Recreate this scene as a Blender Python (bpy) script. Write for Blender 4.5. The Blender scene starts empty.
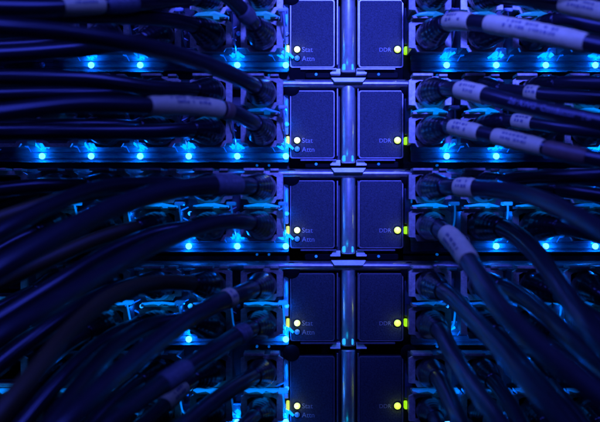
import bpy, bmesh, math, random
from mathutils import Vector, Matrix
random.seed(7)
S = 0.0005            # one photo pixel on the faceplate plane is half a millimetre
D = 1200.0            # camera distance in the same units (0.6 m)
CX, CY = 300.0, 211.0
sc = bpy.context.scene
COL = sc.collection

def W(x, y, d=0.0):                 # faceplate coordinates -> metres
    return Vector(((x - CX) * S, -d * S, (CY - y) * S))
def V(px, py, d):                   # a point seen at (px, py) standing d in front of the faceplates
    k = (D - d) / D
    return W(CX + (px - CX) * k, CY + (py - CY) * k, d)

# ------------------------------------------------------------------ materials
def mat(name, base, rough=0.5, metal=0.0, spec=0.5, bump=None, emit=None, estr=0.0, trans=0.0, coat=0.0, mottle=None, sheen=0.0):
    m = bpy.data.materials.new(name); m.use_nodes = True
    nt = m.node_tree; b = nt.nodes['Principled BSDF']
    b.inputs['Base Color'].default_value = (*base, 1)
    b.inputs['Roughness'].default_value = rough
    b.inputs['Metallic'].default_value = metal
    b.inputs['Specular IOR Level'].default_value = spec
    b.inputs['Coat Weight'].default_value = coat
    b.inputs['Coat Roughness'].default_value = 0.12
    b.inputs['Transmission Weight'].default_value = trans
    if sheen: b.inputs['Sheen Weight'].default_value = sheen
    if emit:
        b.inputs['Emission Color'].default_value = (*emit, 1)
        b.inputs['Emission Strength'].default_value = estr
    tc = nt.nodes.new('ShaderNodeTexCoord')
    if bump:
        scale, strength, dist = bump
        n = nt.nodes.new('ShaderNodeTexNoise'); n.inputs['Scale'].default_value = scale
        n.inputs['Detail'].default_value = 4
        nt.links.new(tc.outputs['Object'], n.inputs['Vector'])
        bp = nt.nodes.new('ShaderNodeBump'); bp.inputs['Strength'].default_value = strength
        bp.inputs['Distance'].default_value = dist
        nt.links.new(n.outputs['Fac'], bp.inputs['Height'])
        nt.links.new(bp.outputs['Normal'], b.inputs['Normal'])
    if mottle:
        scale, lo, hi = mottle
        n2 = nt.nodes.new('ShaderNodeTexNoise'); n2.inputs['Scale'].default_value = scale
        n2.inputs['Detail'].default_value = 6; n2.inputs['Roughness'].default_value = 0.7
        nt.links.new(tc.outputs['Object'], n2.inputs['Vector'])
        mr = nt.nodes.new('ShaderNodeMapRange')
        mr.inputs['From Min'].default_value = 0.3; mr.inputs['From Max'].default_value = 0.7
        mr.inputs['To Min'].default_value = lo; mr.inputs['To Max'].default_value = hi
        nt.links.new(n2.outputs['Fac'], mr.inputs['Value'])
        mx = nt.nodes.new('ShaderNodeMix'); mx.data_type = 'RGBA'; mx.blend_type = 'MULTIPLY'
        mx.inputs['Factor'].default_value = 1
        mx.inputs[6].default_value = (*base, 1)
        nt.links.new(mr.outputs['Result'], mx.inputs[7])
        nt.links.new(mx.outputs[2], b.inputs['Base Color'])
        mr2 = nt.nodes.new('ShaderNodeMapRange')
        mr2.inputs['To Min'].default_value = max(0.05, rough - 0.05); mr2.inputs['To Max'].default_value = min(1, rough + 0.05)
        nt.links.new(n2.outputs['Fac'], mr2.inputs['Value'])
        nt.links.new(mr2.outputs['Result'], b.inputs['Roughness'])
    return m

M = {}
M['backdrop'] = mat('backdrop_black', (0.012, 0.012, 0.014), 0.9)
M['panel'] = mat('module_face_dark_steel', (0.05, 0.05, 0.055), 0.5, 0.3, mottle=(400, .7, 1.3))
M['cover'] = mat('grained_cover_paint', (0.05, 0.053, 0.056), 0.62, 0.0, 0.12, bump=(1500, .55, .0004), mottle=(1500, .45, 1.5))
M['trim'] = mat('bright_sheet_edge', (0.29, 0.27, 0.25), 0.34, 0.85, mottle=(500, .75, 1.2))
M['steel'] = mat('port_sheet_steel', (0.66, 0.6, 0.42), 0.5, 0.3, mottle=(650, .55, 1.3), bump=(900, .15, .0002))
M['tab_paint'] = mat('pale_latch_paint', (0.95, 0.93, 0.75), 0.4, 0.0, mottle=(400, .85, 1.1))
M['post'] = mat('satin_post_metal', (0.9, 0.92, 0.72), 0.36, 0.8, mottle=(300, .85, 1.15))
M['bar'] = mat('dark_bar_metal', (0.36, 0.33, 0.3), 0.34, 0.7, mottle=(350, .7, 1.2))
M['black'] = mat('black_plastic', (0.003, 0.003, 0.004), 0.55, 0, 0.08, bump=(1200, .12, .0002))
M['boot'] = mat('black_rubber_boot', (0.005, 0.005, 0.006), 0.32, 0, 0.4, coat=.45, bump=(1500, .08, .0002))
M['jacket'] = mat('black_cable_jacket', (0.010, 0.0092, 0.0105), 0.33, 0, 0.5, coat=.35, bump=(700, .04, .0002), mottle=(70, .8, 1.2))
M['olive'] = mat('olive_cable_jacket', (0.075, 0.05, 0.012), 0.5, 0, 0.4, bump=(700, .12, .0002))
M['white'] = mat('white_shrink_sleeve', (0.55, 0.48, 0.21), 0.5, 0, 0.45, bump=(500, .2, .0003), mottle=(260, .85, 1.08))
M['grey'] = mat('grey_label_wrap', (0.1, 0.1, 0.095), 0.55, 0, 0.4, mottle=(500, .7, 1.25))
M['brown'] = mat('brown_shaded_shrink_tube', (0.13, 0.075, 0.045), 0.45, 0, 0.5, mottle=(300, .8, 1.15))
M['ink'] = mat('dark_label_ink', (0.15, 0.14, 0.13), 0.6)
M['cable_ink'] = mat('pale_cable_ink', (0.16, 0.16, 0.18), 0.55)
M['print'] = mat('pale_panel_ink', (0.34, 0.33, 0.32), 0.6)
M['clear_bar'] = mat('smoky_light_bar', (0.10, 0.13, 0.2), 0.28, 0, 0.6, coat=.4, mottle=(160, .6, 1.4))
M['clear'] = mat('clear_plastic_edge', (0.35, 0.5, 0.6), 0.15, 0, 0.8, coat=.6)
M['unlit'] = mat('unlit_indicator', (0.2, 0.5, 0.55), 0.25, 0, 0.6, emit=(0.05, 0.3, 0.6), estr=0.12)
M['led'] = mat('blue_led_lens', (0.1, 0.4, 0.8), 0.3, emit=(0.07, 0.32, 1.0), estr=4.2)
M['led_dim'] = mat('dim_blue_led_lens', (0.05, 0.3, 0.6), 0.3, emit=(0.02, 0.36, 1.0), estr=1.3)
M['guide'] = mat('lit_light_guide', (0.1, 0.4, 0.6), 0.2, emit=(0.0, 0.30, 1.0), estr=1.6, coat=.5)
M['guide_glint'] = mat('soft_guide_and_glint_glow', (0.15, 0.35, 0.6), 0.22, emit=(0.0, 0.16, 0.85), estr=0.5, coat=.6)
M['tab_lit'] = mat('lit_clear_tab', (0.15, 0.4, 0.7), 0.22, emit=(0.01, 0.20, 0.95), estr=0.8, coat=.5)
M['tab_glint'] = mat('bright_tab_and_glint_glow', (0.15, 0.4, 0.7), 0.22, emit=(0.0, 0.22, 1.0), estr=1.1, coat=.5)
M['stat'] = mat('yellow_status_lamp', (0.8, 0.8, 0.4), 0.3, emit=(0.82, 1.0, 0.16), estr=0.98)
M['ddr'] = mat('lime_status_lamp', (0.7, 0.8, 0.2), 0.3, emit=(0.72, 1.0, 0.08), estr=1.0)
M['side_yellow'] = mat('yellow_side_reflection', (0.5, 0.5, 0.1), 0.3, emit=(0.62, 0.72, 0.01), estr=1.0)
M['side_green'] = mat('green_side_reflection', (0.3, 0.5, 0.05), 0.3, emit=(0.36, 0.85, 0.0), estr=1.0)

nt = M['steel'].node_tree; b_ = nt.nodes['Principled BSDF']
lk = [l for l in nt.links if l.to_socket == b_.inputs['Base Color']][0]; src = lk.from_socket
oi = nt.nodes.new('ShaderNodeObjectInfo'); mr_ = nt.nodes.new('ShaderNodeMapRange')
mr_.inputs['To Min'].default_value = 0.3; mr_.inputs['To Max'].default_value = 1.0
nt.links.new(oi.outputs['Random'], mr_.inputs['Value'])
mx_ = nt.nodes.new('ShaderNodeMix'); mx_.data_type = 'RGBA'; mx_.blend_type = 'MULTIPLY'; mx_.inputs['Factor'].default_value = 1
nt.links.new(src, mx_.inputs[6]); nt.links.new(mr_.outputs['Result'], mx_.inputs[7]); nt.links.new(mx_.outputs[2], b_.inputs['Base Color'])

def translucent(name, base, tint, f):
    m = mat(name, base, 0.24, 0, 0.6, coat=.3, mottle=(160, .5, 1.5)); nt = m.node_tree
    out = nt.nodes['Material Output']; b = nt.nodes['Principled BSDF']
    t = nt.nodes.new('ShaderNodeBsdfTranslucent'); t.inputs['Color'].default_value = (*tint, 1)
    mx = nt.nodes.new('ShaderNodeMixShader'); mx.inputs['Fac'].default_value = f
    tc = nt.nodes.new('ShaderNodeTexCoord'); mp = nt.nodes.new('ShaderNodeMapping'); mp.inputs['Scale'].default_value = (90, 90, 420)
    nz = nt.nodes.new('ShaderNodeTexNoise'); nz.inputs['Scale'].default_value = 1; nz.inputs['Detail'].default_value = 5
    mr = nt.nodes.new('ShaderNodeMapRange'); mr.inputs['From Min'].default_value = .36; mr.inputs['From Max'].default_value = .64
    mr.inputs['To Min'].default_value = f*.3; mr.inputs['To Max'].default_value = min(.95, f*1.5)
    nt.links.new(tc.outputs['Object'], mp.inputs['Vector']); nt.links.new(mp.outputs[0], nz.inputs['Vector'])
    nt.links.new(nz.outputs['Fac'], mr.inputs['Value']); nt.links.new(mr.outputs[0], mx.inputs['Fac'])
    nt.links.new(b.outputs[0], mx.inputs[1]); nt.links.new(t.outputs[0], mx.inputs[2]); nt.links.new(mx.outputs[0], out.inputs['Surface'])
    return m
M['diffuser'] = translucent('frosted_light_bar', (0.04, 0.05, 0.08), (0.36, 0.42, 0.52), 0.5)

# ------------------------------------------------------------------ mesh helpers
def link(name, bm, m, parent=None, smooth=False, origin=None):
    if origin is not None:
        bmesh.ops.translate(bm, verts=bm.verts, vec=-origin)
    bmesh.ops.recalc_face_normals(bm, faces=bm.faces)
    me = bpy.data.meshes.new(name); bm.to_mesh(me); bm.free()
    if isinstance(m, str): m = M[m]
    me.materials.append(m)
    if smooth:
        for p in me.polygons: p.use_smooth = True
        me.set_sharp_from_angle(angle=0.7)
    o = bpy.data.objects.new(name, me); COL.objects.link(o)
    if parent: o.parent = parent
    return o
def empty(name, loc):
    o = bpy.data.objects.new(name, None); o.location = loc; o.empty_display_size = .01
    COL.objects.link(o); return o
def tag(o, label, cat, group=None):
    o['label'] = label; o['category'] = cat
    if group: o['group'] = group
    return o
def rect_pts(x0, y0, x1, y1, r=0, n=4):
    if r <= 0: return [(x0, y0), (x1, y0), (x1, y1), (x0, y1)]
    out = []
    for cx, cy, a in ((x1-r, y0+r, -90), (x1-r, y1-r, 0), (x0+r, y1-r, 90), (x0+r, y0+r, 180)):
        for k in range(n + 1):
            t = math.radians(a + 90 * k / n); out.append((cx + r*math.cos(t), cy + r*math.sin(t)))
    return out
def prism(bm, pts, d0, d1, bev=0.0, conv=W):       # outline extruded from d0 to the front d1, front edge chamfered
    loops = [(d0, 0.0)]
    if bev: loops += [(d1 - bev, 0.0), (d1 - bev*.3, bev*.3), (d1, bev)]
    else: loops += [(d1, 0.0)]
    cx = sum(p[0] for p in pts)/len(pts); cy = sum(p[1] for p in pts)/len(pts)
    w = max(abs(p[0]-cx) for p in pts); h = max(abs(p[1]-cy) for p in pts)
    rings = []
    for d, ins in loops:
        rings.append([bm.verts.new(conv(cx + (x-cx)*(1 - ins/w), cy + (y-cy)*(1 - ins/h), d)) for x, y in pts])
    n = len(pts)
    for a, b in zip(rings, rings[1:]):
        for i in range(n): bm.faces.new((a[i], a[(i+1) % n], b[(i+1) % n], b[i]))
    bm.faces.new(rings[0][::-1]); bm.faces.new(rings[-1])
def frame(bm, outer, inner, d0, d1):               # a plate with a hole; outlines need the same point count
    n = len(outer)
    R = [[bm.verts.new(W(x, y, d)) for x, y in pts] for pts, d in ((outer, d0), (outer, d1), (inner, d1), (inner, d0))]
    for a, b in ((0, 1), (1, 2), (2, 3), (3, 0)):
        for i in range(n): bm.faces.new((R[a][i], R[a][(i+1) % n], R[b][(i+1) % n], R[b][i]))
def lathe_d(bm, x, y, prof, n=24):                 # turned about the depth axis: prof = [(d, r)]
    rings = [[bm.verts.new(W(x + r*math.cos(2*math.pi*k/n), y + r*math.sin(2*math.pi*k/n), d)) for k in range(n)] for d, r in prof]
    for a, b in zip(rings, rings[1:]):
        for i in range(n): bm.faces.new((a[i], a[(i+1) % n], b[(i+1) % n], b[i]))
    bm.faces.new(rings[0][::-1]); bm.faces.new(rings[-1])
def box(bm, x0, y0, x1, y1, d0, d1, bev=0.0): prism(bm, rect_pts(x0, y0, x1, y1), d0, d1, bev)
def bar_between(bm, a, b, w, d0, d1):              # slanting bar on the face between two points
    ax, ay = a; bx, by = b; L = math.hypot(bx-ax, by-ay); nx, ny = -(by-ay)/L*w/2, (bx-ax)/L*w/2
    prism(bm, [(ax+nx, ay+ny), (bx+nx, by+ny), (bx-nx*.6, by-ny*.6), (ax-nx, ay-ny)], d0, d1)
def text_mesh(txt, size):                          # flat lettering as a mesh in units, origin at the left of the base line
    c = bpy.data.curves.new('lettering', 'FONT'); c.body = txt; c.size = size; c.resolution_u = 3
    o = bpy.data.objects.new('lettering_tmp', c); COL.objects.link(o)
    dg = bpy.context.evaluated_depsgraph_get()
    me = bpy.data.meshes.new_from_object(o.evaluated_get(dg))
    bpy.data.objects.remove(o); bpy.data.curves.remove(c)
    return me
def panel_text(txt, x, y, d, size, parent, origin):
    me = text_mesh(txt, size)
    for v in me.vertices: v.co = W(x + v.co.x, y - v.co.y, d) - origin
    me.materials.clear(); me.materials.append(M['print'])
    o = bpy.data.objects.new('lettering', me); COL.objects.link(o); o.parent = parent
    return o

def spline(P, step=3.0):
    P = [P[0]*2 - P[1]] + P + [P[-1]*2 - P[-2]]
    out = []
    for i in range(1, len(P) - 2):
        p0, p1, p2, p3 = P[i-1:i+3]
        t0 = 0; t1 = t0 + (p1-p0).length**.5; t2 = t1 + (p2-p1).length**.5; t3 = t2 + (p3-p2).length**.5
        n = max(3, int((p2-p1).length / (step*S)))
        for k in range(n):
            t = t1 + (t2-t1)*k/n
            a1 = p0*((t1-t)/(t1-t0)) + p1*((t-t0)/(t1-t0)); a2 = p1*((t2-t)/(t2-t1)) + p2*((t-t1)/(t2-t1)); a3 = p2*((t3-t)/(t3-t2)) + p3*((t-t2)/(t3-t2))
            b1 = a1*((t2-t)/(t2-t0)) + a2*((t-t0)/(t2-t0)); b2 = a2*((t3-t)/(t3-t1)) + a3*((t-t1)/(t3-t1))
            out.append(b1*((t2-t)/(t2-t1)) + b2*((t-t1)/(t2-t1)))
    out.append(P[-2])
    for _ in range(3):                                            # relax the bends, ends held
        q = out[:]
        for i in range(1, len(out)-1): q[i] = (out[i-1] + out[i]*2 + out[i+1]) / 4
        out = q
    return out
def frames(pts):
    T = [(pts[min(i+1, len(pts)-1)] - pts[max(i-1, 0)]).normalized() for i in range(len(pts))]
    N = []; n = Vector((0, 0, 1)); n = (n - T[0]*n.dot(T[0])).normalized()
    for t in T:
        n = (n - t*n.dot(t)).normalized(); N.append(n)
    return T, N
def tube(pts, N, T, rad, n=18, cap=True):
    bm = bmesh.new(); rings = []
    for p, nn, t, r in zip(pts, N, T, rad):
        b = t.cross(nn)
        rings.append([bm.verts.new(p + (nn*math.cos(2*math.pi*k/n) + b*math.sin(2*math.pi*k/n))*r) for k in range(n)])
    for a, b in zip(rings, rings[1:]):
        for i in range(n): bm.faces.new((a[i], a[(i+1) % n], b[(i+1) % n], b[i]))
    if cap: bm.faces.new(rings[0][::-1]); bm.faces.new(rings[-1])
    return bm
def dup(o, parent=None, loc=None):
    c = o.copy(); COL.objects.link(c)
    if parent is not None: c.parent = parent
    if loc is not None: c.location = loc
    for ch in list(o.children): dup(ch, c)
    return c

# ------------------------------------------------------------------ setting
bm = bmesh.new(); box(bm, -900, -700, 1500, 1150, -120, -110)
o = link('backdrop', bm, 'backdrop'); o['kind'] = 'structure'

# ------------------------------------------------------------------ modules
STAT = [51, 141, 230, 322, 404]
PORTS = {'left': [264, 216, 167.5, 119, 70.5, 22, -26], 'right': [423, 472, 521, 570, 619]}
LEDS = {'left': [286, 238, 190, 142, 93.5, 45, -3], 'right': [445, 494, 543, 592, 641]}
ROW = {'upper': -41, 'lower': -5}
ORD = ['first', 'second', 'third', 'fourth', 'fifth', 'sixth', 'seventh']

def glow(parent, loc, power, col, r=0.8, name='led_glow'):
    l = bpy.data.lights.new(name, 'POINT'); l.energy = power; l.color = col; l.shadow_soft_size = r * S
    o = bpy.data.objects.new(name, l); COL.objects.link(o); o.parent = parent; o.location = loc
    return o

def make_port(x, y, root, org):
    bm = bmesh.new()
    out = [(x-20, y-12.5), (x-14, y-16), (x+14, y-16), (x+20, y-12.5), (x+20, y+10.5), (x+14, y+11), (x+12, y+14.5), (x-12, y+14.5), (x-14, y+11), (x-20, y+10.5)]
    inn = [(x-14, y-10), (x-10, y-12), (x+10, y-12), (x+14, y-10), (x+14, y+8), (x+10, y+9), (x+9, y+11), (x-9, y+11), (x-10, y+9), (x-14, y+8)]
    frame(bm, out, inn, 60, 66)
    box(bm, x-17, y-18.3, x+2, y-15.9, 48, 74, .4)               # flange lips above the opening
    box(bm, x+8, y-18.0, x+16, y-15.9, 48, 70, .4)
    p = link('port', bm, 'steel', root, origin=org)
    bm = bmesh.new(); frame(bm, rect_pts(x-16.6, y-13.6, x+16.6, y+10.6), rect_pts(x-13.5, y-10.5, x+13.5, y+8), -3, 59.6)
    link('port_cage', bm, 'panel', p, origin=org)

def make_module(side):
    org = W(300, 0, 0)
    root = empty('switch_module', org)
    X0, X1 = (-90, 289.5) if side == 'left' else (404, 690)
    bm = bmesh.new(); box(bm, X0, -66, X1, 24, -14, -9)
    link('face_panel', bm, 'panel', root, origin=org)
    cx0, cx1 = (290.5, 334) if side == 'left' else (358.5, 402)
    bm = bmesh.new(); prism(bm, rect_pts(cx0+1, -48.6, cx1-1, 17, 2), 0, 11, .8)
    link('cover_plate', bm, 'cover', root, origin=org)
    bm = bmesh.new(); frame(bm, rect_pts(cx0-.4, -49.4, cx1+.4, 17.9, 2.4), rect_pts(cx0+.8, -48.4, cx1-.8, 16.8, 2), -3, 10.6)
    link('cover_trim', bm, 'trim', root, origin=org)
    bm = bmesh.new(); box(bm, cx0+10 if side == 'left' else cx0-2, 18.9, cx1+2 if side == 'left' else cx1-8, 20.3, -3, 15)
    link('bottom_flange', bm, 'trim', root, origin=org)
    # lamps on the cover
    if side == 'left':
        for nm, y, r, m in (('status_light', 0, 3.1, 'stat'), ('attention_light', 8.7, 2.7, 'unlit')):
            bm = bmesh.new(); lathe_d(bm, 297.2, y, [(9, r), (12.2, r), (13.2, r*.75), (13.8, r*.3)])
            lp = link(nm, bm, m, root, True, origin=org)
            bm = bmesh.new()
            lathe_ring(bm, 297.2, y, r+.2, r+.9, 10, 11.9)
            link('bezel', bm, 'black', lp, origin=org)
            if nm == 'status_light': glow(lp, W(297.2, y, 17) - org, 0.00030, (.8, 1, .1))
        panel_text('Stat', 301.8, 2.4, 11.25, 7.0, root, org)
        panel_text('Attn', 301.8, 11.4, 11.25, 7.0, root, org)
        bm = bmesh.new(); prism(bm, rect_pts(286.3, -4, 289.6, 4.2, 1), 2, 14, .6); link('side_reflection', bm, 'side_yellow', root, origin=org)  # glowing block stands in for the lamp's reflection in the clear side wall
    else:
        bm = bmesh.new(); lathe_d(bm, 396.6, 0, [(9, 3.4), (12.2, 3.4), (13.2, 2.6), (13.8, 1.1)])
        lp = link('status_light', bm, 'ddr', root, True, origin=org)
        bm = bmesh.new(); lathe_ring(bm, 396.6, 0, 3.6, 4.3, 10, 11.9); link('bezel', bm, 'black', lp, origin=org)
        glow(lp, W(396.6, 0, 16) - org, 0.00030, (.7, 1, .05))
        panel_text('DDR', 378.3, 2.2, 11.25, 5.7, root, org)
        bm = bmesh.new(); prism(bm, rect_pts(403.6, -3.6, 408.8, 4.0, 1.2), 0, 8, .8); link('side_reflection', bm, 'side_green', root, origin=org)  # lamp reflection at the side, built as a glowing block
    # clear strip along the cover's outer edge
    ex = (283.6, 288.6) if side == 'left' else (404, 412)
    bm = bmesh.new(); prism(bm, rect_pts(ex[0], -46, ex[1], -6, 1.2), -3, 5, .8)
    link('edge_strip', bm, 'clear' if side == 'left' else 'clear_bar', root, origin=org)
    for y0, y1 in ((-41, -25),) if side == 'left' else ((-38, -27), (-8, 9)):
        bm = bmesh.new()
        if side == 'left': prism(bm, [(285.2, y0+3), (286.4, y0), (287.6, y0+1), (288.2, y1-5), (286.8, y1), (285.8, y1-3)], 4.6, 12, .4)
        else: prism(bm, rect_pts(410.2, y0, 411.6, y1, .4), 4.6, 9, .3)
        link('edge_highlight', bm, 'tab_glint' if side == 'left' else 'guide_glint', root, origin=org)  # blue highlight on the strip, built as a glowing rib
    # knob at the cover's outer top corner
    kx = 291.5 if side == 'left' else 408
    bm = bmesh.new(); lathe_d(bm, kx, -52.3, [(0, 7), (8, 7), (8.3, 8.4), (11.2, 8.4), (11.7, 7.8)], 30)
    k = link('captive_screw', bm, 'black', root, True, origin=org)
    # the light bar below the ports
    b0, b1 = (X0+2, 288.8) if side == 'left' else (410, X1-2)
    bm = bmesh.new(); prism(bm, rect_pts(b0, -1.5, b1, 21.5, 1.5), -8, 13, 1.2)
    for yy in (5, 12, 18): box(bm, b0+2, yy, b1-2, yy+.6, 12.6, 13.8, .2)
    lb = link('light_bar', bm, 'diffuser', root, origin=org)
    bm = bmesh.new(); box(bm, b0+1, -.6, b1-1, 20.6, -7.4, 5.5)      # black core and walls added inside to keep each lamp's glow tight
    for x in LEDS[side]:
        xm = x - 24 if side == 'right' else x + 24
        if b0+2 < xm < b1-2: box(bm, xm-4, -.6, xm+4, 20.6, 5.4, 12.2)
    link('light_baffle', bm, 'black', lb, origin=org)
    for i, x in enumerate(PORTS[side]):
        make_port(x, ROW['upper'], root, org); make_port(x, ROW['lower'], root, org)
        # clear tab between the rows
        bm = bmesh.new()
        pts = [(-15, 50), (15, 50), (17, 64), (11, 78), (4, 80), (1, 84), (-4, 79), (-12, 80), (-17, 66)]
        up, lo = [], []
        for k, (u, d) in enumerate(pts):
            jag = (0, 0, .5, 1.0, -.8, 1.4, -.6, .9, .3)[k]
            yt = -22.5 - (d - 50)*.08                          # the tab rises a little towards its free end
            up.append(bm.verts.new(W(x+u, yt - .8 + jag, d))); lo.append(bm.verts.new(W(x+u, yt + .8 + jag, d)))
        n = len(pts)
        for k in range(n): bm.faces.new((up[k], up[(k+1) % n], lo[(k+1) % n], lo[k]))
        bm.faces.new(up); bm.faces.new(lo[::-1])
        link('clear_tab', bm, 'tab_lit', root, origin=org)
    for i, x in enumerate(LEDS[side]):
        # LED beside the upper row, with a forked guide round it
        bm = bmesh.new(); lathe_d(bm, x+.8, -16.5, [(2, 2.3), (8, 2.3), (9, 1.7), (9.5, .7)], 16)
        u = link('upper_led', bm, 'led_dim', root, True, origin=org)
        bm = bmesh.new()
        bar_between(bm, (x-9, -19), (x-1, -23), 1.3, 2, 9); bar_between(bm, (x-17, -16.5), (x-9, -19), 1.4, 2, 9)
        bar_between(bm, (x-8, -13), (x-1, -9.5), 1.2, 2, 8)
        link('light_fork', bm, 'guide_glint', u, origin=org)
        if side == 'left' and i in (0, 2): panel_text('LINK', x-31, -14.6, .6, 4.6, root, org)
        s = -1 if side == 'left' else 1
        wp = [Vector(W(x - 2, -25, 90)), Vector(W(x - 1.2, -20, 88)), Vector(W(x - .6, -6, 74)), Vector(W(x, 3, 40)), Vector(W(x + s*1.5, 8, 12))]
        wq = spline(wp, 4); wt, wn = frames(wq)
        bm = tube(wq, wn, wt, [.85*S]*len(wq), 8)
        prism(bm, rect_pts(x-6, -27.5, x+2.5, -24.2, 1), 76, 92, .8)
        link('clip_wire', bm, 'clear', root, origin=org)
        # LED in the light bar and the faceted guide above it
        bm = bmesh.new(); lathe_d(bm, x, 15.8, [(12.9, 3.1), (14.2, 3.1), (15.6, 2.4), (16.4, 1.0)], 16)
        l = link('led', bm, 'led', root, True, origin=org)
        bm = bmesh.new()
        rr = random.Random(i * 17 + (side == 'left'))
        for k in range(7):
            ax = x - 5 + k*1.6 + rr.uniform(-.8, .8); ay = 6.0 + rr.uniform(-1.6, 1.6)
            sl = rr.uniform(1.2, 3.4) * (1 if side == 'left' else -1)
            bar_between(bm, (ax - sl, ay - rr.uniform(1.5, 2.5)), (ax + sl, ay + rr.uniform(1.5, 2.5)), rr.uniform(1.3, 3.0), 13.2, 14.5 + k*.4)
        link('light_guide', bm, 'guide', l, origin=org)
        bm = bmesh.new()
        s = -1 if side == 'left' else 1
        bar_between(bm, (x + s*10.5, 12), (x + s*16.5, 1.5), .9, 13.2, 15)
        bar_between(bm, (x + s*13.5, 7), (x + s*17, 6), 1.6, 13.2, 15.6)
        link('guide_rib', bm, 'guide_glint', l, origin=org)
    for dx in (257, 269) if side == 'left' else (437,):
        bm = bmesh.new(); lathe_d(bm, dx, 24.4, [(-3, 1.3), (3, 1.3), (4, .7)], 12)  # tiny light reflections, built as glowing dots
        link('pin_glow', bm, 'guide_glint', root, True, origin=org)
    return root
def lathe_ring(bm, x, y, r0, r1, d0, d1, n=24):
    R = []
    for r, d in ((r0, d0), (r0, d1), (r1, d1-.3), (r1, d0)):
        R.append([bm.verts.new(W(x + r*math.cos(2*math.pi*k/n), y + r*math.sin(2*math.pi*k/n), d)) for k in range(n)])
    for a, b in ((0, 1), (1, 2), (2, 3), (3, 0)):
        for i in range(n): bm.faces.new((R[a][i], R[a][(i+1) % n], R[b][(i+1) % n], R[b][i]))

POS = ['topmost', 'second from the top', 'middle', 'fourth from the top', 'lowest']
# which lower LEDs are lit (module, column), upper likewise; hidden ones added for rim light
LOW_ON = {'left': [{0, 1, 4, 3}, {0, 1, 2, 3, 4, 5}, {0, 1, 2}, {0, 2}, {0, 1}], 'right': [{0, 1, 2, 3}, {0, 1, 3}, {1, 2, 3}, {0, 1, 2, 3}, {0, 1, 2}]}
UP_ON = {'left': [set(), {0}, {0, 2, 3, 4}, {0, 2, 3, 4, 5}, {0, 1, 2, 3, 4}], 'right': [set(), set(), {0, 1}, {0, 1, 2, 3}, {0, 1, 2, 3}]}
TAB_BRIGHT = {'left': [{0, 1}, {1}, {0, 1, 2}, {0, 1, 2, 3, 4, 5}, {0, 1, 2, 3, 4, 5}], 'right': [{0, 1, 2, 3}, {0, 1, 2, 3}, {0, 1, 2}, {0, 1, 2, 3}, {0, 1, 2, 3}]}  # lit guide tabs; the lower modules' glow also stands in for cyan glints
BLUE = (0.0, 0.11, 1.0); HALO = (0.0, 0.17, 1.0)
modules = {}; rnd_clip = random.Random(3)
for side in ('left', 'right'):
    proto = make_module(side)
    for i in range(5):
        loc = W(300, STAT[i], 0)
        if i: m = dup(proto, None, loc)
        else: m = proto
        modules[side, i] = m
    for i in range(5):
        m = modules[side, i]; m.location = W(300, STAT[i], 0)
        if side == 'left': lab = 'left switch module with Stat and Attn lamps, %s of its column' % POS[i]
        else: lab = 'right switch module with a lime DDR lamp, %s of its column' % POS[i]
        tag(m, lab, 'switch module', 'switch modules in the rack')
        low = sorted([c for c in m.children if c.name.split('.')[0] == 'led'], key=lambda c: c.name)
        upp = sorted([c for c in m.children if c.name.split('.')[0] == 'upper_led'], key=lambda c: c.name)
        for c in m.children:
            if c.name.split('.')[0] == 'clip_wire' and i >= 2: c.material_slots[0].link = 'OBJECT'; c.material_slots[0].material = M['guide_glint' if rnd_clip.random() < .6 else 'tab_glint']  # emission put on the lower clips as small blue glints
        tabs = sorted([c for c in m.children if c.name.split('.')[0] == 'clear_tab'], key=lambda c: c.name)
        def setm(o, nm):
            o.material_slots[0].link = 'OBJECT'; o.material_slots[0].material = M[nm]
        for k, c in enumerate(low):
            x = LEDS[side][k]
            if k in LOW_ON[side][i]:
                glow(c, W(x, 13, 26) - W(300, 0, 0), 0.0050, BLUE)
                glow(c, W(x, 15.2, 9.7) - W(300, 0, 0), 0.0060, HALO)
                glow(c, W(x, 7, 10.2) - W(300, 0, 0), 0.0018, HALO)
                pass
            else:
                setm(c, 'clear_bar')
                for ch in c.children: setm(ch, 'clear')
        for k, c in enumerate(upp):
            x = LEDS[side][k]
            if k in UP_ON[side][i]:
                glow(c, W(x+.8, -16.5, 16) - W(300, 0, 0), 0.0034, BLUE)
            else:
                setm(c, 'clear')
                for ch in c.children: setm(ch, 'clear')
        for k, c in enumerate(tabs):
            if k in TAB_BRIGHT[side][i] and i in (1, 2, 3, 4): setm(c, 'tab_glint')
            if side == 'right' and i > 2 and k in TAB_BRIGHT[side][i]: setm(c, 'guide_glint')
            if k not in TAB_BRIGHT[side][i]: setm(c, 'guide_glint' if (k + i) % 2 else 'clear')

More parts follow.
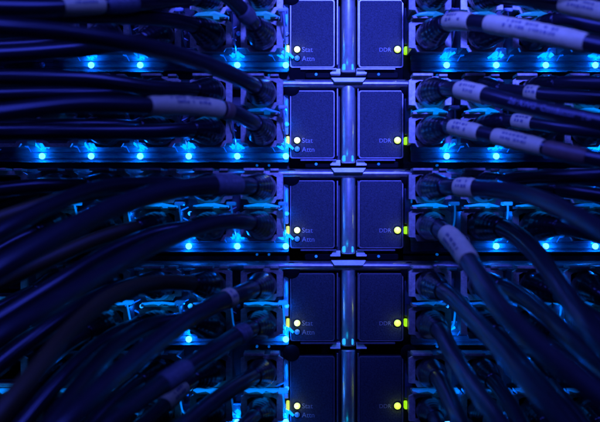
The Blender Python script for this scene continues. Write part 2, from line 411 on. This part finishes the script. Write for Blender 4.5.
# ------------------------------------------------------------------ centre posts
def make_post(y0, y1):
    org = W(348, y1, 0); root = empty('centre_post', org)
    bm = bmesh.new(); n = 28
    prof = [(y0, 6.2), (y0+.8, 7.0), (y1-1, 7.0), (y1, 6.2)]
    rings = [[bm.verts.new(W(348 + r*math.cos(2*math.pi*k/n), y, 6 + r*math.sin(2*math.pi*k/n))) for k in range(n)] for y, r in prof]
    for a, b in zip(rings, rings[1:]):
        for i in range(n): bm.faces.new((a[i], a[(i+1) % n], b[(i+1) % n], b[i]))
    bm.faces.new(rings[0][::-1]); bm.faces.new(rings[-1])
    link('rod', bm, 'post', root, True, origin=org)
    for x0, x1, d in ((336.3, 338.0, 10), (357.0, 358.2, 10)):
        bm = bmesh.new(); box(bm, x0, y0+3, x1, y1-7, -6, d, .3); link('edge_rail', bm, 'trim', root, origin=org)
    bm = bmesh.new(); box(bm, 335.5, y0+1, 360.5, y1-1, -8, -6.2); link('channel', bm, 'panel', root, origin=org)
    bm = bmesh.new()
    box(bm, 330, y1+.6, 340, y1+2.4, -6, 13, .3); box(bm, 356, y1+.6, 366, y1+2.4, -6, 13, .3)
    prism(bm, [(333, y1-3), (340, y1-3), (340, y1+.5), (331, y1+.5)], -6, 11, .5); prism(bm, [(356, y1-3), (363, y1-3), (365, y1+.5), (356, y1+.5)], -6, 11, .5)
    link('foot_bracket', bm, 'tab_paint', root, origin=org)
    for x in (343.6, 351.4):
        bm = bmesh.new(); prism(bm, rect_pts(x-1.6, y1-7.5, x+1.6, y1-1.5, 1.2), 9, 12.6 if x < 350 else 12.3, .6)
        link('indicator_light', bm, 'led_dim', root, origin=org)
    glow(root, W(344, y1-5, 20) - org, 0.00009, (0, .45, 1))
    return root
for i, (y0, y1) in enumerate(((-16, 73), (86.5, 163.5), (178, 253.5), (269.5, 345), (349, 428))):
    p = make_post(y0, y1)
    tag(p, 'upright rounded metal post between left and right modules, %s of the posts' % POS[i], 'post', 'upright posts between the module columns')

# ------------------------------------------------------------------ crossbars
def make_bar(y, lab):
    org = W(348, y, 0); root = empty('crossbar', org)
    bm = bmesh.new(); n = 22; rings = []
    for x in (-110, -108, 704, 706):
        r = .86 if x in (-110, 706) else 1
        rings.append([bm.verts.new(W(x, y + 5.0*r*math.cos(2*math.pi*k/n), 5 + 8.6*r*math.sin(2*math.pi*k/n))) for k in range(n)])
    for a, b in zip(rings, rings[1:]):
        for i in range(n): bm.faces.new((a[i], a[(i+1) % n], b[(i+1) % n], b[i]))
    bm.faces.new(rings[0][::-1]); bm.faces.new(rings[-1])
    link('rail', bm, 'bar', root, True, origin=org)
    bm = bmesh.new(); fr = [[bm.verts.new(W(*p)) for p in q] for q in (((331, y-5.6, 15), (365, y-5.6, 15), (362, y-1.2, 20), (334, y-1.2, 20)), ((331, y-5.6, -2), (365, y-5.6, -2), (362, y-.6, -2), (334, y-.6, -2)))]
    bm.faces.new(fr[0]); bm.faces.new(fr[1][::-1])
    for q in range(4): bm.faces.new((fr[0][q], fr[0][(q+1) % 4], fr[1][(q+1) % 4], fr[1][q]))
    link('latch_tab', bm, 'tab_paint', root, origin=org)
    for x0, x1 in ((305, 330.5), (366, 398)):
        bm = bmesh.new(); prism(bm, rect_pts(x0, y-12.2, x1, y-5.6, 2), -4, 9, 1.0); link('bumper', bm, 'black', root, origin=org)
    for x, mm in ((316, 'tab_lit'), (378, 'guide_glint')):
        bm = bmesh.new(); lathe_d(bm, x, y-9.5, [(7, 1.5), (10, 1.5), (11, .8)], 12); link('pin_glow', bm, mm, root, True, origin=org)
    return tag(root, lab, 'crossbar', 'crossbars between the modules')
make_bar(-4.5, 'dark rounded crossbar along the upper edge, above the topmost modules')
make_bar(85, 'silvery rounded crossbar with pale latch tab, between first and second modules from the top')
make_bar(174, 'dark rounded crossbar with pale latch tab, between second and middle modules')
make_bar(265.5, 'dark rounded crossbar with pale latch tab, between middle and fourth modules')

# ------------------------------------------------------------------ cables
def resample(pts, s0, s1, n):
    L = [0]
    for a, b in zip(pts, pts[1:]): L.append(L[-1] + (b-a).length)
    out = []; j = 0
    for k in range(n):
        s = s0 + (s1-s0)*k/(n-1)
        while j < len(L)-2 and L[j+1] < s: j += 1
        f = (s - L[j]) / max(1e-9, L[j+1]-L[j]); out.append(pts[j].lerp(pts[j+1], max(0, min(1, f))))
    return out, L
def proj(p):
    x = p.x/S; d = -p.y/S; z = p.z/S; k = D/(D-d)
    return CX + x*k, CY - z*k
def patch(bm, pts, L, s0, s1, a0, a1, r, na=4, ns=4):             # ink wrapped on a tube
    q, _ = resample(pts, s0, s1, ns+1); T, N = frames(pts_dense(q))
    grid = []
    for p, t, n in zip(q, T, N):
        b = t.cross(n); grid.append([bm.verts.new(p + (n*math.cos(a0+(a1-a0)*k/na) + b*math.sin(a0+(a1-a0)*k/na))*r) for k in range(na+1)])
    for g, h in zip(grid, grid[1:]):
        for k in range(na): bm.faces.new((g[k], g[k+1], h[k+1], h[k]))
def pts_dense(q): return q

used_labels = set()
def cable(side, mod, row, col, via, R=7.0, sleeves=(), jacket='jacket', text=None, boot=56, bootr=13.8):
    """A cable from its port through the points of via = (px, py, depth)."""
    X = PORTS[side][col]; Y = STAT[mod] + ROW[row]
    org = W(X, Y, 0); root = empty('network_cable', org)
    P = [W(X, Y, 30), W(X, Y, 60), W(X, Y, 76)] + [V(a, b, c + 16) for a, b, c in via]
    pts = spline(P)
    T, N = frames(pts)
    _, L = resample(pts, 0, 1e-3, 2)
    rj = random.Random(mod*100 + col*10 + (row == 'upper') + (side == 'left')*1000)
    wob = [0.0]*len(pts)
    rad = [R*S*(1 + .012*math.sin(s/S*.05 + mod)) for s in L]
    i0 = next(i for i, s in enumerate(L) if s > 45*S)
    jk = link('jacket', tube(pts[i0:], N[i0:], T[i0:], rad[i0:]), jacket, root, True, origin=org)
    # connector shell and strain-relief boot
    bm = bmesh.new(); prism(bm, rect_pts(X-12.5, Y-9.5, X+12.5, Y+7.2, 3), 5, 56, 1.5)
    box(bm, X-7, Y-10.3, X+7, Y-9.2, 10, 50, .3)
    sh = link('plug', bm, 'black', root, origin=org)
    bq, _ = resample(pts, 37*S, (boot+24)*S, 34); bt, bn = frames(bq)
    br = []
    for k in range(34):
        s = 37 + (boot+24-37)*k/33
        if s < boot: r = bootr * (1 - .03*((s-37)/40))
        else: f = (s-boot)/24; r = bootr*.97*(1-f) + (R+1.1)*f
        if s > 46 and k % 4 in (2, 3): r -= .2
        br.append(r*S)
    br[0] *= .9; br[-1] = (R+.3)*S
    link('boot', tube(bq, bn, bt, br, 22), 'boot', sh, True, origin=org)
    desc = []
    for x0, x1, m in sleeves:
        idx = [i for i in range(i0, len(pts)) if min(x0, x1) <= proj(pts[i])[0] <= max(x0, x1)]
        if not idx: continue
        s0, s1 = L[idx[0]], L[idx[-1]]
        q, _ = resample(pts, s0, s1, max(10, int((s1-s0)/S/3))); qt, qn = frames(q)
        nn = len(q); rr = [(R+1.15 + .16*math.sin(k*1.7+mod))*S for k in range(nn)]
        rr[0] = (R+.35)*S; rr[-1] = (R+.35)*S; rr[1] = (R+.95)*S; rr[-2] = (R+.95)*S
        sv = link('sleeve', tube(q, qn, qt, rr, 22), m, root, True, origin=org)
        desc.append(m)
        if m in ('white', 'grey'):
            bmk = bmesh.new(); span = s1 - s0
            c = 1.05 if side == 'right' else -1.05
            for line_a in (c-.32, c+.22):
                s = s0 + span*.22
                while s < s0 + span*.74:
                    w = rj.uniform(1.2, 3.2)*S
                    if rj.random() < .8: patch(bmk, pts, L, s, s+w, line_a, line_a + .34*rj.uniform(.7, 1), (R+1.5)*S, 3, 2)
                    s += w + rj.uniform(.5, 1.4)*S
            if bmk.verts: link('printing', bmk, 'ink', sv, origin=org)
            else: bmk.free()
    if text:
        txt, x0, size = text
        j = next(i for i in range(i0, len(pts)) if proj(pts[i])[0] >= x0)
        me = text_mesh(txt, size)
        for v in me.vertices:
            s = L[j] + v.co.x*S
            jj = next((i for i in range(j, len(L)) if L[i] >= s), len(L)-1)
            f = (s - L[jj-1])/max(1e-9, L[jj]-L[jj-1]); p = pts[jj-1].lerp(pts[jj], f)
            n = N[jj]; b = T[jj].cross(n)
            if b.y > 0: b = -b
            a = 1.25 - (v.co.y - size*.3)/R
            v.co = p + (n*math.cos(a) + b*math.sin(a))*(R+.25)*S - org
        me.materials.clear(); me.materials.append(M['cable_ink'])
        o = bpy.data.objects.new('lettering', me); COL.objects.link(o); o.parent = jk
    kinds = {'white': 'white sleeve', 'grey': 'grey label', 'brown': 'brown sleeve'}
    ex = ' with ' + kinds[desc[0]] if desc else ''
    colr = 'olive' if jacket == 'olive' else 'black'
    lab = '%s cable%s in %s %s port %s of post, %s module down' % (colr, ex, ORD[col], row, side, ORD[mod])
    tag(root, lab, 'cable', 'cables plugged into the %s modules' % side)
    return root

R_, L_ = 'right', 'left'; U, B = 'upper', 'lower'
# right side ---------------------------------------------------------
cable(R_, 0, U, 0, [(455, -12, 105), (500, -14, 140), (600, -30, 200)])
cable(R_, 0, U, 1, [(500, -3, 95), (530, 0, 125), (565, 5, 150), (620, 17, 190), (680, 34, 230)], sleeves=[(560, 612, 'white')])
cable(R_, 0, U, 2, [(560, 2, 95), (620, 10, 130), (690, 25, 160)])
cable(R_, 0, B, 0, [(450, 22, 98), (480, 23, 128), (530, 31, 165), (590, 44, 200), (680, 64, 250)], R=7.5, sleeves=[(447, 472, 'white'), (486, 588, 'white')])
cable(R_, 0, B, 1, [(510, 30, 92), (560, 38, 110), (640, 56, 140), (700, 70, 150)])
cable(R_, 0, B, 2, [(560, 20, 92), (600, 27, 118), (690, 40, 150)])
cable(R_, 0, B, 3, [(610, 32, 95), (690, 44, 120)])
cable(R_, 1, U, 0, [(450, 89, 98), (480, 94, 128), (525, 106, 160), (600, 122, 205), (690, 144, 250)], R=7.5, sleeves=[(457, 486, 'white')], text=('26 AWG  Conductor  Tw', 512, 7.5))
cable(R_, 1, U, 1, [(503, 90, 92), (530, 93, 118), (575, 97, 140), (690, 102, 175)], R=6.2, sleeves=[(524, 540, 'white')])
cable(R_, 1, U, 2, [(560, 84, 92), (600, 84, 115), (690, 90, 140)])
cable(R_, 1, U, 3, [(610, 92, 92), (690, 96, 120)])
cable(R_, 1, B, 0, [(450, 127, 95), (475, 132, 118), (520, 142, 150), (570, 154, 180), (690, 176, 240)], R=6.7, sleeves=[(452, 481, 'white'), (494, 545, 'white'), (545.5, 588, 'brown')])  # brown run is white heat-shrink with its shade painted in
cable(R_, 1, B, 1, [(505, 121, 88), (530, 123, 105), (570, 129, 130), (690, 140, 160)], R=6.0, sleeves=[(513, 535, 'white')])
cable(R_, 1, B, 2, [(560, 124, 90), (610, 132, 110), (690, 146, 130)], sleeves=[(561, 572, 'white')])
cable(R_, 1, B, 3, [(610, 128, 90), (690, 134, 110)])
cable(R_, 2, U, 0, [(450, 187, 98), (490, 189, 130), (530, 196, 175), (570, 213, 235), (620, 242, 310), (690, 285, 380)], R=7.8, sleeves=[(456, 478, 'white')])
cable(R_, 2, U, 1, [(502, 182, 90), (530, 178, 110), (570, 177, 135), (690, 170, 170)])
cable(R_, 2, U, 2, [(560, 190, 90), (600, 196, 115), (690, 214, 150)])
cable(R_, 2, U, 3, [(610, 190, 90), (690, 204, 115)])
cable(R_, 2, B, 0, [(443, 231, 100), (456, 243, 128), (472, 266, 180), (496, 302, 250), (536, 344, 320), (600, 396, 400), (690, 465, 480)], R=8.4, sleeves=[(446, 470, 'white')])
cable(R_, 2, B, 1, [(508, 230, 100), (533, 250, 142), (562, 289, 210), (600, 340, 300), (690, 425, 400)], R=8.4)
cable(R_, 2, B, 2, [(560, 227, 90), (600, 236, 120), (690, 262, 160)])
cable(R_, 2, B, 3, [(610, 226, 90), (690, 240, 115)])
cable(R_, 3, U, 0, [(448, 294, 104), (470, 315, 150), (505, 355, 230), (550, 408, 320), (610, 470, 400)], R=7.8)
cable(R_, 3, U, 1, [(505, 288, 95), (530, 302, 130), (580, 346, 220), (640, 400, 300), (700, 450, 340)], R=7.8)
cable(R_, 3, U, 2, [(560, 296, 92), (600, 322, 140), (690, 384, 210)])
cable(R_, 3, U, 3, [(608, 300, 92), (690, 345, 140)])
cable(R_, 3, B, 0, [(441, 332, 102), (452, 354, 150), (474, 388, 215), (508, 434, 290), (540, 480, 330)], R=7.6)
cable(R_, 3, B, 1, [(498, 334, 95), (522, 362, 140), (560, 405, 210), (610, 465, 270)])
cable(R_, 3, B, 2, [(555, 336, 92), (592, 366, 140), (660, 430, 200)])
cable(R_, 3, B, 3, [(605, 335, 92), (690, 400, 150)])
cable(R_, 4, U, 0, [(440, 380, 102), (450, 400, 140), (466, 436, 195), (480, 470, 220)], R=7.6)
cable(R_, 4, U, 1, [(494, 382, 95), (512, 408, 135), (535, 450, 185)])
cable(R_, 4, U, 2, [(548, 384, 92), (580, 420, 135), (610, 465, 170)])
cable(R_, 4, B, 0, [(436, 420, 100), (442, 440, 130), (450, 475, 160)])
cable(R_, 4, B, 1, [(490, 420, 95), (500, 445, 125), (512, 480, 150)])
# left side ----------------------------------------------------------
cable(L_, 0, U, 0, [(248, -10, 100), (220, -16, 130), (150, -24, 170)])
cable(L_, 0, U, 1, [(190, -1, 100), (150, 3, 140), (90, 6, 180), (30, 8, 215), (-90, 6, 260)], R=6.6, sleeves=[(60, 105, 'white'), (105.5, 138, 'grey')])
cable(L_, 0, U, 2, [(130, -2, 95), (60, -4, 130), (-80, -8, 170)])
cable(L_, 0, B, 0, [(252, 22, 96), (238, 6, 118), (215, -14, 150), (180, -40, 190)], sleeves=[(240, 250, 'grey')])
cable(L_, 0, B, 1, [(190, 24, 96), (150, 18, 130), (80, 16, 170), (-80, 20, 220)])
cable(L_, 0, B, 2, [(135, 42, 96), (90, 48, 125), (20, 54, 150), (-80, 58, 170)])
cable(L_, 0, B, 3, [(85, 40, 92), (20, 46, 120), (-80, 50, 150)])
cable(L_, 1, U, 0, [(252, 85, 98), (230, 74, 125), (185, 57, 170), (125, 43, 220), (60, 33, 260), (0, 28, 295), (-100, 24, 340)], R=7.3)
cable(L_, 1, U, 1, [(190, 90, 96), (150, 88, 130), (90, 80, 160), (-80, 78, 200)])
cable(L_, 1, U, 2, [(138, 92, 92), (90, 94, 120), (0, 96, 150), (-80, 100, 165)])
cable(L_, 1, U, 3, [(85, 88, 92), (20, 84, 120), (-80, 80, 150)], sleeves=[(55, 72, 'white')])
cable(L_, 1, U, 4, [(30, 90, 90), (-80, 88, 120)])
cable(L_, 1, B, 0, [(252, 122, 98), (232, 112, 125), (190, 106, 160), (145, 106, 195), (80, 105, 235), (20, 111, 270), (-90, 126, 320)], R=7.2, sleeves=[(147, 221, 'white'), (221.5, 232, 'brown')])
cable(L_, 1, B, 1, [(190, 130, 92), (150, 132, 115), (60, 132, 140), (-80, 134, 160)])
cable(L_, 1, B, 2, [(138, 128, 90), (90, 126, 110), (-80, 130, 140)])
cable(L_, 1, B, 3, [(85, 128, 88), (20, 128, 110), (-80, 128, 130)])
cable(L_, 2, U, 0, [(246, 186, 98), (220, 185, 125), (172, 190, 165), (112, 208, 220), (60, 234, 275), (0, 268, 330), (-90, 318, 390)], R=8.6, sleeves=[(212, 238, 'grey')])
cable(L_, 2, U, 1, [(188, 186, 95), (150, 184, 120), (100, 188, 160), (50, 206, 210), (0, 232, 260), (-90, 275, 320)], R=6.9)
cable(L_, 2, U, 2, [(135, 188, 92), (95, 192, 115), (40, 206, 145), (-80, 246, 190)], jacket='olive')
cable(L_, 2, U, 3, [(82, 186, 90), (40, 186, 115), (-80, 200, 150)])
cable(L_, 2, B, 0, [(246, 222, 98), (220, 222, 125), (180, 234, 165), (125, 260, 225), (65, 296, 300), (0, 336, 370), (-90, 390, 430)], R=7.1)
cable(L_, 2, B, 1, [(188, 228, 95), (155, 234, 115), (110, 252, 150), (50, 288, 200), (-80, 370, 270)])
cable(L_, 2, B, 2, [(135, 228, 90), (95, 240, 115), (40, 264, 145), (-80, 320, 190)], jacket='olive')
cable(L_, 3, U, 0, [(248, 291, 102), (225, 300, 130), (190, 318, 170), (140, 355, 240), (100, 390, 300), (60, 428, 350), (10, 480, 390)], R=8.0, sleeves=[(224, 232, 'white')])
cable(L_, 3, U, 1, [(188, 283, 95), (155, 283, 120), (115, 295, 165), (70, 330, 230), (35, 372, 290), (0, 412, 335), (-60, 480, 380)], R=7.3, jacket='olive')
cable(L_, 3, U, 2, [(135, 284, 92), (95, 298, 120), (45, 330, 165), (-80, 430, 240)])
cable(L_, 3, U, 3, [(82, 288, 90), (40, 300, 115), (-80, 360, 160)])
cable(L_, 3, B, 0, [(248, 330, 100), (226, 343, 130), (190, 366, 175), (145, 396, 235), (105, 426, 285), (40, 480, 340)], R=8.0, sleeves=[(236, 246, 'grey'), (160, 187, 'grey')])
cable(L_, 3, B, 1, [(188, 321, 95), (155, 324, 120), (120, 342, 165), (85, 378, 225), (50, 424, 285), (10, 480, 330)], R=7.3)
cable(L_, 3, B, 2, [(135, 326, 92), (100, 344, 125), (60, 380, 170), (0, 450, 230)])
cable(L_, 4, U, 0, [(250, 378, 100), (230, 390, 130), (200, 412, 170), (160, 446, 220), (120, 480, 250)], R=7.6)
cable(L_, 4, U, 1, [(192, 380, 92), (178, 392, 112), (155, 414, 150), (120, 445, 190), (90, 475, 215)], R=6.9, sleeves=[(163, 184, 'white')])
cable(L_, 4, U, 2, [(138, 382, 92), (110, 405, 130), (70, 450, 180)])
cable(L_, 4, B, 0, [(252, 418, 100), (238, 432, 128), (210, 460, 160), (180, 490, 180)])
cable(L_, 4, B, 1, [(200, 420, 95), (180, 440, 125), (150, 475, 150)])

# further cables of the same looms, behind the ones above
cable(L_, 2, U, 4, [(36, 192, 90), (0, 204, 112), (-90, 245, 150)])
cable(L_, 2, B, 3, [(82, 232, 92), (45, 252, 120), (-80, 330, 190)])
cable(L_, 2, B, 4, [(34, 232, 90), (-10, 256, 115), (-90, 310, 150)])
cable(L_, 3, U, 4, [(34, 292, 90), (-5, 312, 115), (-90, 372, 160)])
cable(L_, 3, B, 3, [(84, 334, 92), (52, 356, 122), (8, 408, 180), (-40, 470, 220)])
cable(L_, 3, B, 4, [(36, 334, 92), (4, 356, 118), (-60, 420, 170)])
cable(L_, 4, U, 3, [(86, 388, 92), (62, 412, 120), (25, 460, 160)])
cable(L_, 4, U, 4, [(36, 388, 92), (8, 416, 120), (-30, 465, 160)])
cable(L_, 4, B, 2, [(142, 424, 92), (120, 446, 120), (90, 480, 150)])
cable(L_, 4, B, 3, [(88, 424, 92), (64, 450, 120), (40, 485, 150)])
cable(R_, 4, U, 3, [(606, 386, 92), (636, 420, 130), (680, 470, 170)])
cable(R_, 4, B, 2, [(545, 424, 92), (566, 452, 125), (590, 490, 150)])
cable(R_, 4, B, 3, [(600, 424, 92), (622, 450, 120), (650, 490, 150)])

# ------------------------------------------------------------------ light
VIO = (0.047, 0.072, 1.0)
def aim(o, target): o.rotation_euler = (Vector(target) - o.location).to_track_quat('-Z', 'Y').to_euler()
l = bpy.data.lights.new('key_lamp', 'SPOT'); l.energy = 140; l.color = VIO; l.spot_size = math.radians(16.2); l.spot_blend = 1.0; l.shadow_soft_size = 0.05
k = bpy.data.objects.new('key_lamp', l); COL.objects.link(k); k.location = (0.10, -0.85, 0.42); aim(k, W(400, 44, 0))
l = bpy.data.lights.new('fill_lamp', 'AREA'); l.shape = 'RECTANGLE'; l.size = 0.10; l.size_y = 0.7; l.energy = 0.17; l.color = VIO
f = bpy.data.objects.new('fill_lamp', l); COL.objects.link(f); f.location = (0.03, -0.85, 0.03); aim(f, W(345, 200, 0))
l = bpy.data.lights.new('overhead_lamp', 'AREA'); l.shape = 'RECTANGLE'; l.size = 0.8; l.size_y = 0.26; l.energy = 6.0; l.color = (0.045, 0.07, 1.0)
f2 = bpy.data.objects.new('overhead_lamp', l); COL.objects.link(f2); f2.location = (-0.02, -0.30, 0.45); aim(f2, (-0.02, -0.15, 0))
w = bpy.data.worlds.new('World'); sc.world = w; w.use_nodes = True
w.node_tree.nodes['Background'].inputs['Color'].default_value = (0.35, 0.22, 1.0, 1)
w.node_tree.nodes['Background'].inputs['Strength'].default_value = 0.002

# ------------------------------------------------------------------ camera
cam = bpy.data.cameras.new('camera'); co = bpy.data.objects.new('camera', cam); COL.objects.link(co)
co.location = (0, -D*S, 0); co.rotation_euler = (math.pi/2, 0, 0)
cam.sensor_width = 36; cam.lens = 36*D/600; cam.clip_start = .01; cam.clip_end = 20
cam.dof.use_dof = True; cam.dof.focus_distance = (D - 14)*S; cam.dof.aperture_fstop = 7.5; cam.dof.aperture_blades = 7
sc.camera = co
sc.view_settings.view_transform = 'Standard'; sc.view_settings.look = 'None'; sc.view_settings.gamma = 1; sc.view_settings.exposure = 0
sc.cycles.use_denoising = True
try: sc.cycles.denoiser = 'OPENIMAGEDENOISE'
except Exception: pass
sc.cycles.use_light_tree = True; sc.cycles.max_bounces = 6; sc.cycles.sample_clamp_indirect = 4
